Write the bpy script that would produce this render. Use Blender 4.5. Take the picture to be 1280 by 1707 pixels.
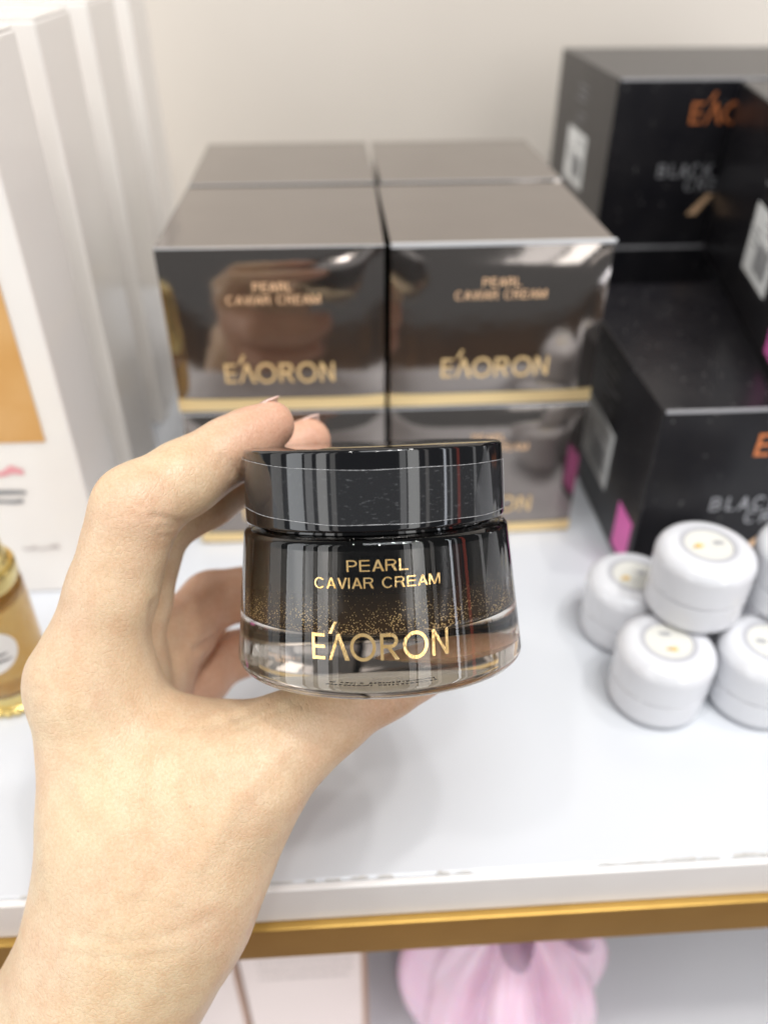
import bpy, bmesh, math, random
import numpy as np
from mathutils import Vector, Matrix

random.seed(4)
for o in list(bpy.data.objects): bpy.data.objects.remove(o)
scene = bpy.context.scene
COL = scene.collection
R = math.radians

# ------------------------------------------------------------------ camera
CAM_H, PITCH, YAW, FPX = 0.223, R(36.5), R(3.4), 1330.0
cam = bpy.data.cameras.new('camera'); camo = bpy.data.objects.new('camera', cam); COL.objects.link(camo)
cam.sensor_fit = 'VERTICAL'; cam.sensor_height = 36.0; cam.sensor_width = 27.0
cam.lens = FPX / 1707.0 * 36.0
cam.clip_start = 0.005; cam.clip_end = 50
camo.location = (0, 0, CAM_H); camo.rotation_euler = (R(90) - PITCH, 0, -YAW)
cam.dof.use_dof = True; cam.dof.focus_distance = 0.168; cam.dof.aperture_fstop = 28.05 / 3.5
scene.camera = camo
FWD0 = Vector((math.sin(YAW), math.cos(YAW), 0)); RIGHT = Vector((math.cos(YAW), -math.sin(YAW), 0))
FWD = FWD0 * math.cos(PITCH) + Vector((0, 0, -math.sin(PITCH))); DOWN = -(RIGHT.cross(FWD))
EYE = Vector((0, 0, CAM_H))
def hold(p):                      # metres right of / below / ahead of the eye, for what the hand holds up to it
    return EYE + RIGHT * p[0] + DOWN * p[1] + FWD * p[2]

# ------------------------------------------------------------------ light
world = bpy.data.worlds.new('World'); scene.world = world; world.use_nodes = True
bg = world.node_tree.nodes['Background']; bg.inputs[0].default_value = (0.93, 0.97, 1.0, 1); bg.inputs[1].default_value = 0.15
def lamp(name, loc, target, sx, sy, watt, color=(1, 0.97, 0.93), shape='RECTANGLE', up=None):
    l = bpy.data.lights.new(name, 'AREA'); l.shape = shape; l.size = sx; l.size_y = sy; l.energy = watt; l.color = color
    o = bpy.data.objects.new(name, l); COL.objects.link(o)
    z = (Vector(loc) - Vector(target)).normalized(); u = Vector(up) if up else Vector((0, 1, 0.001))
    x = u.cross(z).normalized(); y = z.cross(x)
    o.matrix_world = Matrix.Translation(loc) @ Matrix((x, y, z)).transposed().to_4x4()
    return o
for i, (x, y, w) in enumerate([(0.55, -0.35, 4.2), (-0.55, -0.35, 2.6), (0.05, -0.8, 3.2), (0.75, 0.1, 4.0), (0.3, -0.15, 3.0)]):
    lamp('ceiling_spot', (x, y, 1.75), (x * 0.25, 0.2, 0), 0.09, 0.09, w, shape='DISK')
lamp('ceiling_panel', (0.20, -0.32, 1.85), (0.1, 0.25, 0), 1.1, 0.8, 14.5, (0.96, 0.98, 1.0))
JC = hold((-0.002, 0.012, 0.188)); JUP = (-DOWN + FWD * -0.09).normalized()
def strip(name, az, dist, w, h, rad, el=0.0, color=(1, 1, 1)):
    d = (-FWD * math.cos(R(az)) + RIGHT * math.sin(R(az))) * math.cos(R(el)) + JUP * math.sin(R(el))
    lamp(name, JC + d * dist, JC, w, h, rad * math.pi * w * h, color, up=JUP)
for az, w_, rad, colr in [(-90, .30, 1.0, (1, .97, .93)), (-69, .36, 3.2, (.95, .98, 1)), (-55, .16, 1.7, (1, 1, 1)), (-43, .20, 3.0, (1, .99, .97)), (-33, .10, 1.2, (1, .97, .93)),
                          (25, .12, 1.6, (1, 1, 1)), (34, .22, 3.4, (1, 1, .98)), (46, .07, 1.0, (1, .95, .9)), (63, .05, 6.0, (.88, .92, 1)), (69, .05, 1.6, (.95, .97, 1)), (77, .07, 1.3, (1, .13, .07)), (97, .08, 1.0, (1, 1, 1)), (114, .12, 2.8, (1, 1, 1))]:
    strip('lid_streak_light', az, 1.3, w_, 1.7, rad, -5, colr)  # unseen strips, one red, added for streaks in the lid and front fill
scene.view_settings.view_transform = 'Standard'; scene.view_settings.look = 'None'
scene.view_settings.exposure = 0.27; scene.view_settings.gamma = 1.0
scene.cycles.max_bounces = 12; scene.cycles.transmission_bounces = 12; scene.cycles.transparent_max_bounces = 12

# ------------------------------------------------------------------ materials
def mat(name, color, rough=0.5, metal=0.0, spec=0.5, coat=0.0, trans=0.0, ior=1.5, noise=None, bump=None, sss=0.0, alpha=1.0):
    m = bpy.data.materials.new(name); m.use_nodes = True; nt = m.node_tree; b = nt.nodes['Principled BSDF']
    b.inputs['Base Color'].default_value = (*color, 1); b.inputs['Roughness'].default_value = rough
    b.inputs['Metallic'].default_value = metal; b.inputs['Specular IOR Level'].default_value = spec
    b.inputs['Coat Weight'].default_value = coat; b.inputs['Coat Roughness'].default_value = 0.04
    b.inputs['Transmission Weight'].default_value = trans; b.inputs['IOR'].default_value = ior
    b.inputs['Subsurface Weight'].default_value = sss; b.inputs['Alpha'].default_value = alpha
    tc = nt.nodes.new('ShaderNodeTexCoord')
    if noise:                         # (scale, other colour, contrast)
        n = nt.nodes.new('ShaderNodeTexNoise'); n.inputs['Scale'].default_value = noise[0]; n.inputs['Detail'].default_value = 5
        nt.links.new(tc.outputs['Object'], n.inputs['Vector'])
        r = nt.nodes.new('ShaderNodeValToRGB'); r.color_ramp.elements[0].position = 0.35; r.color_ramp.elements[1].position = 0.7
        r.color_ramp.elements[0].color = (*color, 1); r.color_ramp.elements[1].color = (*noise[1], 1)
        nt.links.new(n.outputs['Fac'], r.inputs[0]); nt.links.new(r.outputs[0], b.inputs['Base Color'])
    if bump:                          # (scale, strength, distance)
        n = nt.nodes.new('ShaderNodeTexNoise'); n.inputs['Scale'].default_value = bump[0]; n.inputs['Detail'].default_value = 4
        nt.links.new(tc.outputs['Object'], n.inputs['Vector'])
        bm_ = nt.nodes.new('ShaderNodeBump'); bm_.inputs['Strength'].default_value = bump[1]; bm_.inputs['Distance'].default_value = bump[2]
        nt.links.new(n.outputs['Fac'], bm_.inputs['Height']); nt.links.new(bm_.outputs[0], b.inputs['Normal'])
    return m
def nodes(m): return m.node_tree, m.node_tree.nodes['Principled BSDF']

M = {}
M['wall'] = mat('wall_paint', (0.66, 0.60, 0.53), 0.6, noise=(3, (0.70, 0.645, 0.58)), bump=(40, 0.05, 0.002))
M['shelf'] = mat('white_laminate', (0.645, 0.665, 0.70), 0.22, spec=0.5, noise=(9, (0.625, 0.645, 0.685)), bump=(30, 0.04, 0.0006))
M['shelf_edge'] = mat('white_edge_band', (0.82, 0.80, 0.79), 0.35, noise=(60, (0.79, 0.77, 0.76)))
M['chip'] = mat('chipped_seam', (0.46, 0.44, 0.41), 0.8, noise=(400, (0.60, 0.58, 0.55)))
M['gold_trim'] = mat('brushed_gold_trim', (0.50, 0.31, 0.08), 0.38, 0.75, noise=(25, (0.42, 0.25, 0.06)), bump=(300, 0.1, 0.0003))
M['foil_black'] = mat('glossy_black_carton', (0.33, 0.295, 0.272), 0.08, 0.95, noise=(14, (0.28, 0.25, 0.232)), bump=(26, 0.12, 0.0018))
M['gold_band'] = mat('gold_foil_band', (0.92, 0.70, 0.36), 0.28, 0.6, bump=(60, 0.1, 0.001))
M['gold_print'] = mat('gold_foil_print', (0.95, 0.68, 0.34), 0.25, 0.35)
M['gold_leaf'] = mat('hot_stamped_gold', (0.98, 0.70, 0.34), 0.2, 0.75, noise=(420, (0.80, 0.50, 0.18)), bump=(700, 0.5, 0.0003))
M['rose_print'] = mat('rose_gold_print', (0.92, 0.60, 0.36), 0.3, 0.2)
M['wrap_edge'] = mat('clear_wrap_edge', (0.75, 0.76, 0.78), 0.15, 0.4)
M['matte_black'] = mat('black_carton_board', (0.010, 0.0095, 0.012), 0.28, noise=(60, (0.016, 0.015, 0.017)), coat=0.25, bump=(180, 0.12, 0.0004))
_nt, _b = nodes(M['matte_black']); _b.inputs['Coat Weight'].default_value = 0.0; _b.inputs['Specular IOR Level'].default_value = 0.32
_tc = _nt.nodes.new('ShaderNodeTexCoord'); _v = _nt.nodes.new('ShaderNodeTexVoronoi'); _v.inputs['Scale'].default_value = 210; _nt.links.new(_tc.outputs['Object'], _v.inputs['Vector'])
_l = _nt.nodes.new('ShaderNodeMath'); _l.operation = 'LESS_THAN'; _l.inputs[1].default_value = 0.10; _nt.links.new(_v.outputs['Distance'], _l.inputs[0])
_m = _nt.nodes.new('ShaderNodeMix'); _m.data_type = 'RGBA'; _m.inputs['B'].default_value = (0.30, 0.29, 0.28, 1); _src = _b.inputs['Base Color'].links[0].from_socket
_f = _nt.nodes.new('ShaderNodeMath'); _f.operation = 'MULTIPLY'; _f.inputs[1].default_value = 0.5; _nt.links.new(_l.outputs[0], _f.inputs[0])
_nt.links.new(_f.outputs[0], _m.inputs['Factor']); _nt.links.new(_src, _m.inputs['A']); _nt.links.new(_m.outputs['Result'], _b.inputs['Base Color'])      # specks of shelf dust
M['copper_print'] = mat('copper_foil_print', (0.85, 0.28, 0.10), 0.35, 0.5)
M['silver_print'] = mat('silver_foil_print', (0.45, 0.45, 0.47), 0.35, 0.4)
M['pink_print'] = mat('pink_sticker', (0.80, 0.16, 0.50), 0.5, noise=(70, (0.72, 0.14, 0.44)))
M['paper'] = mat('white_paper_label', (0.85, 0.86, 0.85), 0.6)
M['ink'] = mat('black_ink', (0.03, 0.03, 0.03), 0.6)
M['grey_ink'] = mat('grey_ink', (0.25, 0.25, 0.26), 0.6)
M['white_carton'] = mat('white_carton_board', (0.86, 0.83, 0.79), 0.13, noise=(20, (0.84, 0.80, 0.76)), bump=(35, 0.05, 0.001))
M['orange_print'] = mat('amber_picture_print', (0.62, 0.33, 0.10), 0.4, noise=(40, (0.70, 0.42, 0.17)))
M['pink_ink'] = mat('pink_script_ink', (0.80, 0.35, 0.38), 0.6)
M['faint_ink'] = mat('faint_grey_ink', (0.55, 0.50, 0.48), 0.6)
M['white_plastic'] = mat('white_gloss_plastic', (0.71, 0.715, 0.745), 0.08, spec=0.6, sss=0.15)
nodes(M['white_plastic'])[1].inputs['Subsurface Radius'].default_value = (1, 1, 1); nodes(M['white_plastic'])[1].inputs['Subsurface Scale'].default_value = 0.003
M['cream_paper'] = mat('cream_sticker', (0.73, 0.72, 0.67), 0.45)
M['mid_grey_ink'] = mat('mid_grey_ink', (0.40, 0.40, 0.41), 0.6)
M['clear_rim'] = mat('frosted_sticker_rim', (0.50, 0.50, 0.53), 0.35)
M['yellow_ink'] = mat('yellow_ink', (0.82, 0.56, 0.18), 0.5)
M['lid'] = mat('black_gloss_plastic', (0.004, 0.004, 0.005), 0.06, spec=0.55)
M['glass'] = mat('smoky_clear_glass', (0.93, 0.88, 0.82), 0.0, trans=1.0, ior=1.5)
M['gold_metal'] = mat('pale_gold_metal', (0.78, 0.63, 0.26), 0.22, 0.85)
M['clear'] = mat('clear_plastic', (0.95, 0.95, 0.95), 0.03, trans=1.0, ior=1.45)
M['amber'] = mat('amber_serum', (0.93, 0.56, 0.13), 0.15, noise=(120, (0.96, 0.70, 0.28)), trans=0.55, ior=1.36)
nodes(M['amber'])[1].inputs['Subsurface Scale'].default_value = 0.006
M['blush_carton'] = mat('blush_carton_board', (0.88, 0.77, 0.73), 0.5, noise=(12, (0.85, 0.74, 0.70)))
M['brown_edge'] = mat('brown_carton_edge', (0.42, 0.25, 0.17), 0.6)
M['lower'] = mat('grey_white_board', (0.74, 0.74, 0.76), 0.4, noise=(6, (0.70, 0.70, 0.72)))
M['pink_bag'] = mat('pink_plastic_film', (0.86, 0.57, 0.73), 0.20, noise=(30, (0.89, 0.68, 0.80)), sss=0.3, spec=0.6)
nodes(M['pink_bag'])[1].inputs['Subsurface Scale'].default_value = 0.01

M['floor'] = mat('brown_floor_tile', (0.05, 0.030, 0.020), 0.35, noise=(1.6, (0.46, 0.22, 0.07)))

def cup_material():
    m = mat('dark_gold_flecked_coating', (0.003, 0.003, 0.003), 0.12, spec=0.4); nt, b = nodes(m)
    tc = nt.nodes.new('ShaderNodeTexCoord'); sep = nt.nodes.new('ShaderNodeSeparateXYZ'); nt.links.new(tc.outputs['Object'], sep.inputs[0])
    grad = nt.nodes.new('ShaderNodeMapRange'); grad.inputs['From Min'].default_value = 0.0115; grad.inputs['From Max'].default_value = 0.0245
    grad.inputs['To Min'].default_value = 1; grad.inputs['To Max'].default_value = 0; nt.links.new(sep.outputs['Z'], grad.inputs['Value'])
    base = nt.nodes.new('ShaderNodeMix'); base.data_type = 'RGBA'; base.inputs['A'].default_value = (0.002, 0.002, 0.002, 1); base.inputs['B'].default_value = (0.060, 0.036, 0.016, 1)
    nt.links.new(grad.outputs[0], base.inputs['Factor'])
    vor = nt.nodes.new('ShaderNodeTexVoronoi'); vor.inputs['Scale'].default_value = 2300; nt.links.new(tc.outputs['Object'], vor.inputs['Vector'])
    nz = nt.nodes.new('ShaderNodeTexNoise'); nz.inputs['Scale'].default_value = 260; nt.links.new(tc.outputs['Object'], nz.inputs['Vector'])
    thr = nt.nodes.new('ShaderNodeMath'); thr.operation = 'MULTIPLY'; nt.links.new(grad.outputs[0], thr.inputs[0])
    thr.inputs[1].default_value = 0.80; 
    mul = nt.nodes.new('ShaderNodeMath'); mul.operation = 'MULTIPLY'; nt.links.new(thr.outputs[0], mul.inputs[0]); nt.links.new(nz.outputs['Fac'], mul.inputs[1])
    lt = nt.nodes.new('ShaderNodeMath'); lt.operation = 'LESS_THAN'; nt.links.new(vor.outputs['Distance'], lt.inputs[0]); nt.links.new(mul.outputs[0], lt.inputs[1])
    fl = nt.nodes.new('ShaderNodeMix'); fl.data_type = 'RGBA'; fl.inputs['B'].default_value = (0.62, 0.45, 0.20, 1)
    nt.links.new(base.outputs['Result'], fl.inputs['A']); nt.links.new(lt.outputs[0], fl.inputs['Factor'])
    nt.links.new(fl.outputs['Result'], b.inputs['Base Color'])
    return m
M['cup'] = cup_material()
M['cup_floor'] = mat('champagne_cup_floor', (0.55, 0.47, 0.30), 0.25, 0.5, noise=(150, (0.34, 0.27, 0.16)))

def film_material():
    m = bpy.data.materials.new('clear_seal_film'); m.use_nodes = True; nt = m.node_tree; nt.nodes.clear()
    out = nt.nodes.new('ShaderNodeOutputMaterial'); mix = nt.nodes.new('ShaderNodeMixShader'); tr = nt.nodes.new('ShaderNodeBsdfTransparent')
    b = nt.nodes.new('ShaderNodeBsdfPrincipled'); b.inputs['Base Color'].default_value = (0.55, 0.56, 0.58, 1); b.inputs['Roughness'].default_value = 0.2
    tc = nt.nodes.new('ShaderNodeTexCoord'); mp = nt.nodes.new('ShaderNodeMapping'); mp.inputs['Scale'].default_value = (1, 1, 3.2)
    nt.links.new(tc.outputs['Object'], mp.inputs[0])
    n = nt.nodes.new('ShaderNodeTexNoise'); n.inputs['Scale'].default_value = 750; n.inputs['Detail'].default_value = 4; nt.links.new(mp.outputs[0], n.inputs['Vector'])
    r = nt.nodes.new('ShaderNodeValToRGB'); r.color_ramp.elements[0].position = 0.60; r.color_ramp.elements[1].position = 0.72
    r.color_ramp.elements[0].color = (0.025, 0.025, 0.025, 1); r.color_ramp.elements[1].color = (0.10, 0.10, 0.10, 1)
    nt.links.new(n.outputs['Fac'], r.inputs[0]); nt.links.new(r.outputs[0], mix.inputs[0])
    nt.links.new(tr.outputs[0], mix.inputs[1]); nt.links.new(b.outputs[0], mix.inputs[2]); nt.links.new(mix.outputs[0], out.inputs[0])
    return m
M['film'] = film_material()
M['film_edge'] = mat('film_cut_edge', (0.42, 0.42, 0.43), 0.3)

def skin_material():
    m = mat('skin', (0.60, 0.44, 0.31), 0.42, spec=0.45, sss=0.18); nt, b = nodes(m)
    b.inputs['Subsurface Radius'].default_value = (1.0, 0.38, 0.2); b.inputs['Subsurface Scale'].default_value = 0.0028
    tc = nt.nodes.new('ShaderNodeTexCoord')
    def noise(scale, detail=4):
        n = nt.nodes.new('ShaderNodeTexNoise'); n.inputs['Scale'].default_value = scale; n.inputs['Detail'].default_value = detail; nt.links.new(tc.outputs['Object'], n.inputs['Vector']); return n
    def ramp(n, p0, p1, c0, c1):
        r = nt.nodes.new('ShaderNodeValToRGB'); r.color_ramp.elements[0].position = p0; r.color_ramp.elements[1].position = p1
        r.color_ramp.elements[0].color = (*c0, 1); r.color_ramp.elements[1].color = (*c1, 1); nt.links.new(n.outputs['Fac'], r.inputs[0]); return r
    def mix(a, b_, f=None, kind='MIX', fac=0.5):
        x = nt.nodes.new('ShaderNodeMix'); x.data_type = 'RGBA'; x.blend_type = kind; x.inputs['Factor'].default_value = fac
        nt.links.new(a, x.inputs['A']); nt.links.new(b_, x.inputs['B']) if not isinstance(b_, tuple) else setattr(x.inputs['B'], 'default_value', (*b_, 1))
        if f: nt.links.new(f, x.inputs['Factor'])
        return x.outputs['Result']
    base = ramp(noise(42), 0.30, 0.72, (0.700, 0.545, 0.358), (0.665, 0.480, 0.322)).outputs[0]
    mott = ramp(noise(210, 5), 0.38, 0.68, (1, 1, 1), (0.95, 0.88, 0.845)).outputs[0]          # blood mottling
    fine = ramp(noise(1500, 3), 0.35, 0.70, (1, 1, 1), (0.90, 0.86, 0.82)).outputs[0]
    at = nt.nodes.new('ShaderNodeAttribute'); at.attribute_name = 'flush'
    c = mix(base, (0.67, 0.36, 0.26), at.outputs['Fac'])
    c = mix(c, mott, None, 'MULTIPLY', 1.0); c = mix(c, fine, None, 'MULTIPLY', 1.0)
    sp = nt.nodes.new('ShaderNodeTexVoronoi'); sp.inputs['Scale'].default_value = 125; nt.links.new(tc.outputs['Object'], sp.inputs['Vector'])   # a few pores and moles
    lt = nt.nodes.new('ShaderNodeMath'); lt.operation = 'LESS_THAN'; lt.inputs[1].default_value = 0.035; nt.links.new(sp.outputs['Distance'], lt.inputs[0])
    ml = nt.nodes.new('ShaderNodeMath'); ml.operation = 'MULTIPLY'; ml.inputs[1].default_value = 0.30; nt.links.new(lt.outputs[0], ml.inputs[0])
    c = mix(c, (0.34, 0.20, 0.13), ml.outputs[0]); nt.links.new(c, b.inputs['Base Color'])
    def lines(rot, sc):
        v = nt.nodes.new('ShaderNodeTexVoronoi'); v.feature = 'DISTANCE_TO_EDGE'; v.inputs['Scale'].default_value = sc
        mp = nt.nodes.new('ShaderNodeMapping'); mp.inputs['Rotation'].default_value = rot; mp.inputs['Scale'].default_value = (1, 0.45, 1)
        nt.links.new(tc.outputs['Object'], mp.inputs[0]); nt.links.new(mp.outputs[0], v.inputs['Vector'])
        k = nt.nodes.new('ShaderNodeMath'); k.operation = 'MINIMUM'; k.inputs[1].default_value = 0.12; nt.links.new(v.outputs['Distance'], k.inputs[0]); return k.outputs[0]
    ad = nt.nodes.new('ShaderNodeMath'); ad.operation = 'ADD'; nt.links.new(lines((0.3, 0.5, 0.7), 1000), ad.inputs[0]); nt.links.new(lines((1.1, 0.2, 1.9), 620), ad.inputs[1])
    bu = nt.nodes.new('ShaderNodeBump'); bu.inputs['Strength'].default_value = 0.5; bu.inputs['Distance'].default_value = 0.0006
    nt.links.new(ad.outputs[0], bu.inputs['Height']); nt.links.new(bu.outputs[0], b.inputs['Normal'])
    return m
M['skin'] = skin_material()
M['nail'] = mat('fingernail', (0.72, 0.48, 0.40), 0.2, spec=0.5, sss=0.1)

# ------------------------------------------------------------------ helpers
def link(name, me, material=None, parent=None, smooth=False):
    o = bpy.data.objects.new(name, me); COL.objects.link(o)
    if material: me.materials.append(M[material])
    if parent: o.parent = parent
    if smooth: me.shade_smooth()
    return o
def from_bm(name, bm, material, parent=None, smooth=False):
    me = bpy.data.meshes.new(name); bm.to_mesh(me); bm.free(); return link(name, me, material, parent, smooth)
def tag(o, label, cat=None, group=None, kind=None):
    o['label'] = label
    if cat: o['category'] = cat
    if group: o['group'] = group
    if kind: o['kind'] = kind
    return o
def empty(name, loc=(0, 0, 0), rz=0):
    o = bpy.data.objects.new(name, None); COL.objects.link(o); o.location = loc; o.rotation_euler = (0, 0, rz); o.empty_display_size = 0.01
    return o
def box_bm(x0, x1, y0, y1, z0, z1, bev=0.0, seg=2):
    bm = bmesh.new(); bmesh.ops.create_cube(bm, size=1)
    for v in bm.verts: v.co = Vector(((x0 + x1) / 2 + v.co.x * (x1 - x0), (y0 + y1) / 2 + v.co.y * (y1 - y0), (z0 + z1) / 2 + v.co.z * (z1 - z0)))
    if bev: bmesh.ops.bevel(bm, geom=list(bm.edges), offset=bev, segments=seg, profile=0.5, affect='EDGES')
    return bm
def box(name, material, parent, *a, **k): return from_bm(name, box_bm(*a, **k), material, parent)
def lathe_bm(prof, n=96):
    bm = bmesh.new(); rings = []
    for r, z in prof:
        if r < 1e-7: rings.append([bm.verts.new((0, 0, z))])
        else: rings.append([bm.verts.new((r * math.cos(2 * math.pi * i / n), r * math.sin(2 * math.pi * i / n), z)) for i in range(n)])
    for a, b in zip(rings[:-1], rings[1:]):
        for i in range(n):
            j = (i + 1) % n
            if len(a) == 1 and len(b) == 1: continue
            if len(a) == 1: bm.faces.new((a[0], b[j], b[i]))
            elif len(b) == 1: bm.faces.new((a[i], a[j], b[0]))
            else: bm.faces.new((a[i], a[j], b[j], b[i]))
    bmesh.ops.recalc_face_normals(bm, faces=bm.faces)
    return bm
def lathe(name, prof, material, parent, n=96):
    o = from_bm(name, lathe_bm(prof, n), material, parent, True)
    o.data.set_sharp_from_angle(angle=R(34))
    return o
def fillet(c, r, a0, a1, n=6):       # points on an arc, (r, z) plane
    return [(c[0] + r * math.cos(R(a0 + (a1 - a0) * i / n)), c[1] + r * math.sin(R(a0 + (a1 - a0) * i / n))) for i in range(n + 1)]

def text_mesh(lines, sw=0.13, gap=0.13, lead=1.42):
    """plain grotesque capitals drawn as strokes; cap height 1, lines centred"""
    V, Fc = [], []; lay = [0]
    def poly(pts, dx, dy):
        k = len(V); V.extend([(p[0] + dx, p[1] + dy, lay[0]) for p in pts]); Fc.append(list(range(k, k + len(pts)))); lay[0] = (lay[0] + 1) % 5
    def st(a, b, w=sw):
        d = Vector((b[0] - a[0], b[1] - a[1])).normalized() * (w / 2); n = (-d.y, d.x)
        return [(a[0] - n[0], a[1] - n[1]), (b[0] - n[0], b[1] - n[1]), (b[0] + n[0], b[1] + n[1]), (a[0] + n[0], a[1] + n[1])]
    def ar(cx, cy, rx, ry, a0, a1, n=16):
        o = []
        for i in range(n):
            t0, t1 = R(a0 + (a1 - a0) * i / n), R(a0 + (a1 - a0) * (i + 1) / n)
            o.append([(cx + (rx - sw) * math.cos(t0), cy + (ry - sw) * math.sin(t0)), (cx + rx * math.cos(t0), cy + ry * math.sin(t0)), (cx + rx * math.cos(t1), cy + ry * math.sin(t1)), (cx + (rx - sw) * math.cos(t1), cy + (ry - sw) * math.sin(t1))])
        return o
    q = sw / 2
    def bowl(y0, y1, x1):
        r = (y1 - y0) / 2; return [st((sw, y1 - q), (x1 - r, y1 - q)), st((sw, y0 + q), (x1 - r, y0 + q))] + ar(x1 - r, (y0 + y1) / 2, r, r, -90, 90)
    def glyph(c):
        L = st((q, 0), (q, 1))
        if c == 'P': return [L] + bowl(0.42, 1, 0.64), 0.64
        if c == 'R': return [L] + bowl(0.46, 1, 0.66) + [[(0.53, 0), (0.69, 0), (0.52, 0.48), (0.36, 0.48)]], 0.69
        if c == 'B': return [L] + bowl(0.46, 1, 0.62) + bowl(0, 0.56, 0.66), 0.66
        if c == 'E': return [L] + [st((sw, y), (0.62, y)) for y in (q, 0.53, 1 - q)], 0.62
        if c == 'L': return [L, st((sw, q), (0.54, q))], 0.54
        if c == 'I': return [L], sw
        if c == 'K': return [L, [(0.52, 0), (0.69, 0), (0.34, 0.60), (0.24, 0.48)], [(0.13, 0.30), (0.13, 0.47), (0.52, 1), (0.68, 1)]], 0.69
        if c == 'A': return [[(0, 0), (0.145, 0), (0.43, 1), (0.29, 1)], [(0.575, 0), (0.72, 0), (0.43, 1), (0.29, 1)], st((0.17, 0.32), (0.55, 0.32), 0.115)], 0.72
        if c == 'V': return [[(0, 1), (0.145, 1), (0.41, 0), (0.27, 0)], [(0.535, 1), (0.68, 1), (0.41, 0), (0.27, 0)]], 0.68
        if c == 'M': return [L, st((0.85 - q, 0), (0.85 - q, 1)), [(0.0, 1), (0.17, 1), (0.485, 0.0), (0.365, 0.0)], [(0.85, 1), (0.68, 1), (0.365, 0.0), (0.485, 0.0)]], 0.85
        if c == 'C': return ar(0.39, 0.5, 0.38, 0.52, 38, 322, 26), 0.74
        return [], 0.28
    wide = 0
    for li, t_ in enumerate(lines):
        x = 0; pieces = []
        for c in t_:
            g, w_ = glyph(c); pieces.append((g, x)); x += w_ + gap * (0.55 if c in 'AVL' else 1)
        x -= gap; wide = max(wide, x)
        for g, x0 in pieces:
            for p in g: poly(p, x0 - x / 2, (len(lines) - 1) / 2 * lead - li * lead - 0.5)
    me = bpy.data.meshes.new('lettering'); me.from_pydata([(v[0] / wide, v[1] / wide, v[2]) for v in V], [], Fc)   # widest line is 1 wide
    return me
def logo_mesh(letters='EAORON', sw=0.135):
    """the maker's lettering: cap height 1, centred; A has no bar and carries an accent"""
    V, Fc = [], []; layer = [0]
    def quad(pts):
        z = layer[0]; layer[0] += 1; k = len(V)
        V.extend([(p[0], p[1], z) for p in pts]); Fc.append(list(range(k, k + len(pts))))
    def stroke(a, b, w=sw):
        d = Vector((b[0] - a[0], b[1] - a[1])).normalized() * (w / 2); n = (-d.y, d.x)
        quad([(a[0] - n[0], a[1] - n[1]), (b[0] - n[0], b[1] - n[1]), (b[0] + n[0], b[1] + n[1]), (a[0] + n[0], a[1] + n[1])])
    def arc(cx, cy, ro, ri, a0, a1, n=28):
        z = layer[0]; layer[0] += 1
        for i in range(n):
            t0, t1 = R(a0 + (a1 - a0) * i / n), R(a0 + (a1 - a0) * (i + 1) / n); k = len(V)
            V.extend([(cx + ri * math.cos(t0), cy + ri * math.sin(t0), z), (cx + ro * math.cos(t0), cy + ro * math.sin(t0), z),
                      (cx + ro * math.cos(t1), cy + ro * math.sin(t1), z), (cx + ri * math.cos(t1), cy + ri * math.sin(t1), z)]); Fc.append([k, k + 1, k + 2, k + 3])
    x = 0.0; h = sw / 2
    for i, ch in enumerate(letters):
        if ch == 'E':
            stroke((x + h, 0), (x + h, 1)); [stroke((x + sw, yy), (x + 0.59, yy), sw * 0.9) for yy in (h, 0.5, 1 - h)]; x += 0.59 + 0.15
        elif ch == 'A':
            quad([(x, 0), (x + 0.13, 0), (x + 0.51, 1), (x + 0.38, 1)]); quad([(x + 0.70, 0), (x + 0.89, 0), (x + 0.51, 1), (x + 0.40, 0.86)])
            quad([(x + 0.02, 1.0), (x + 0.16, 1.0), (x + 0.42, 1.45), (x + 0.28, 1.45)]); x += 0.89 + 0.03
        elif ch == 'O':
            arc(x + 0.53, 0.5, 0.53, 0.53 - sw, 0, 360, 40); x += 1.06 + 0.17
        elif ch == 'R':
            stroke((x + h, 0), (x + h, 1)); arc(x + 0.45, 0.72, 0.28, 0.28 - sw, -90, 90, 18)
            stroke((x + sw, 1 - h), (x + 0.45, 1 - h)); stroke((x + sw, 0.44 + h), (x + 0.45, 0.44 + h))
            quad([(x + 0.60, 0), (x + 0.78, 0), (x + 0.44, 0.46), (x + 0.28, 0.46)]); x += 0.78 + 0.15
        elif ch == 'N':
            stroke((x + h, 0), (x + h, 1)); stroke((x + 0.74 - h, 0), (x + 0.74 - h, 1)); quad([(x + 0.60, 0), (x + 0.74, 0), (x + 0.14, 1), (x, 1)]); x += 0.74 + 0.15
    me = bpy.data.meshes.new('lettering'); me.from_pydata([(p[0] - 2.87, p[1] - 0.5, p[2]) for p in V], [], Fc)
    return me
def place_text(name, me, material, parent, sx, sy, origin, right, up, lift=0.00003):
    """lay a flat lettering mesh on a plane of its parent; overlapping strokes sit 20 microns apart"""
    me = me.copy(); r, u = Vector(right), Vector(up); n = r.cross(u); o = Vector(origin)
    for v in me.vertices:
        p = o + r * (v.co.x * sx) + u * (v.co.y * sy) + n * (lift + v.co.z * 0.00002); v.co = p
    me.materials.clear()
    return link(name, me, material, parent)
def flat_quad(name, material, parent, pts, n, thick=0.0004):
    """a thin sticker or printed patch: polygon pts extruded along n"""
    bm = bmesh.new(); n = Vector(n) * thick; a = [bm.verts.new(Vector(p)) for p in pts]; b = [bm.verts.new(Vector(p) + n) for p in pts]
    bm.faces.new(b); bm.faces.new(a[::-1]); k = len(pts)
    for i in range(k): bm.faces.new((a[i], a[(i + 1) % k], b[(i + 1) % k], b[i]))
    bmesh.ops.recalc_face_normals(bm, faces=bm.faces)
    return from_bm(name, bm, material, parent)
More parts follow.
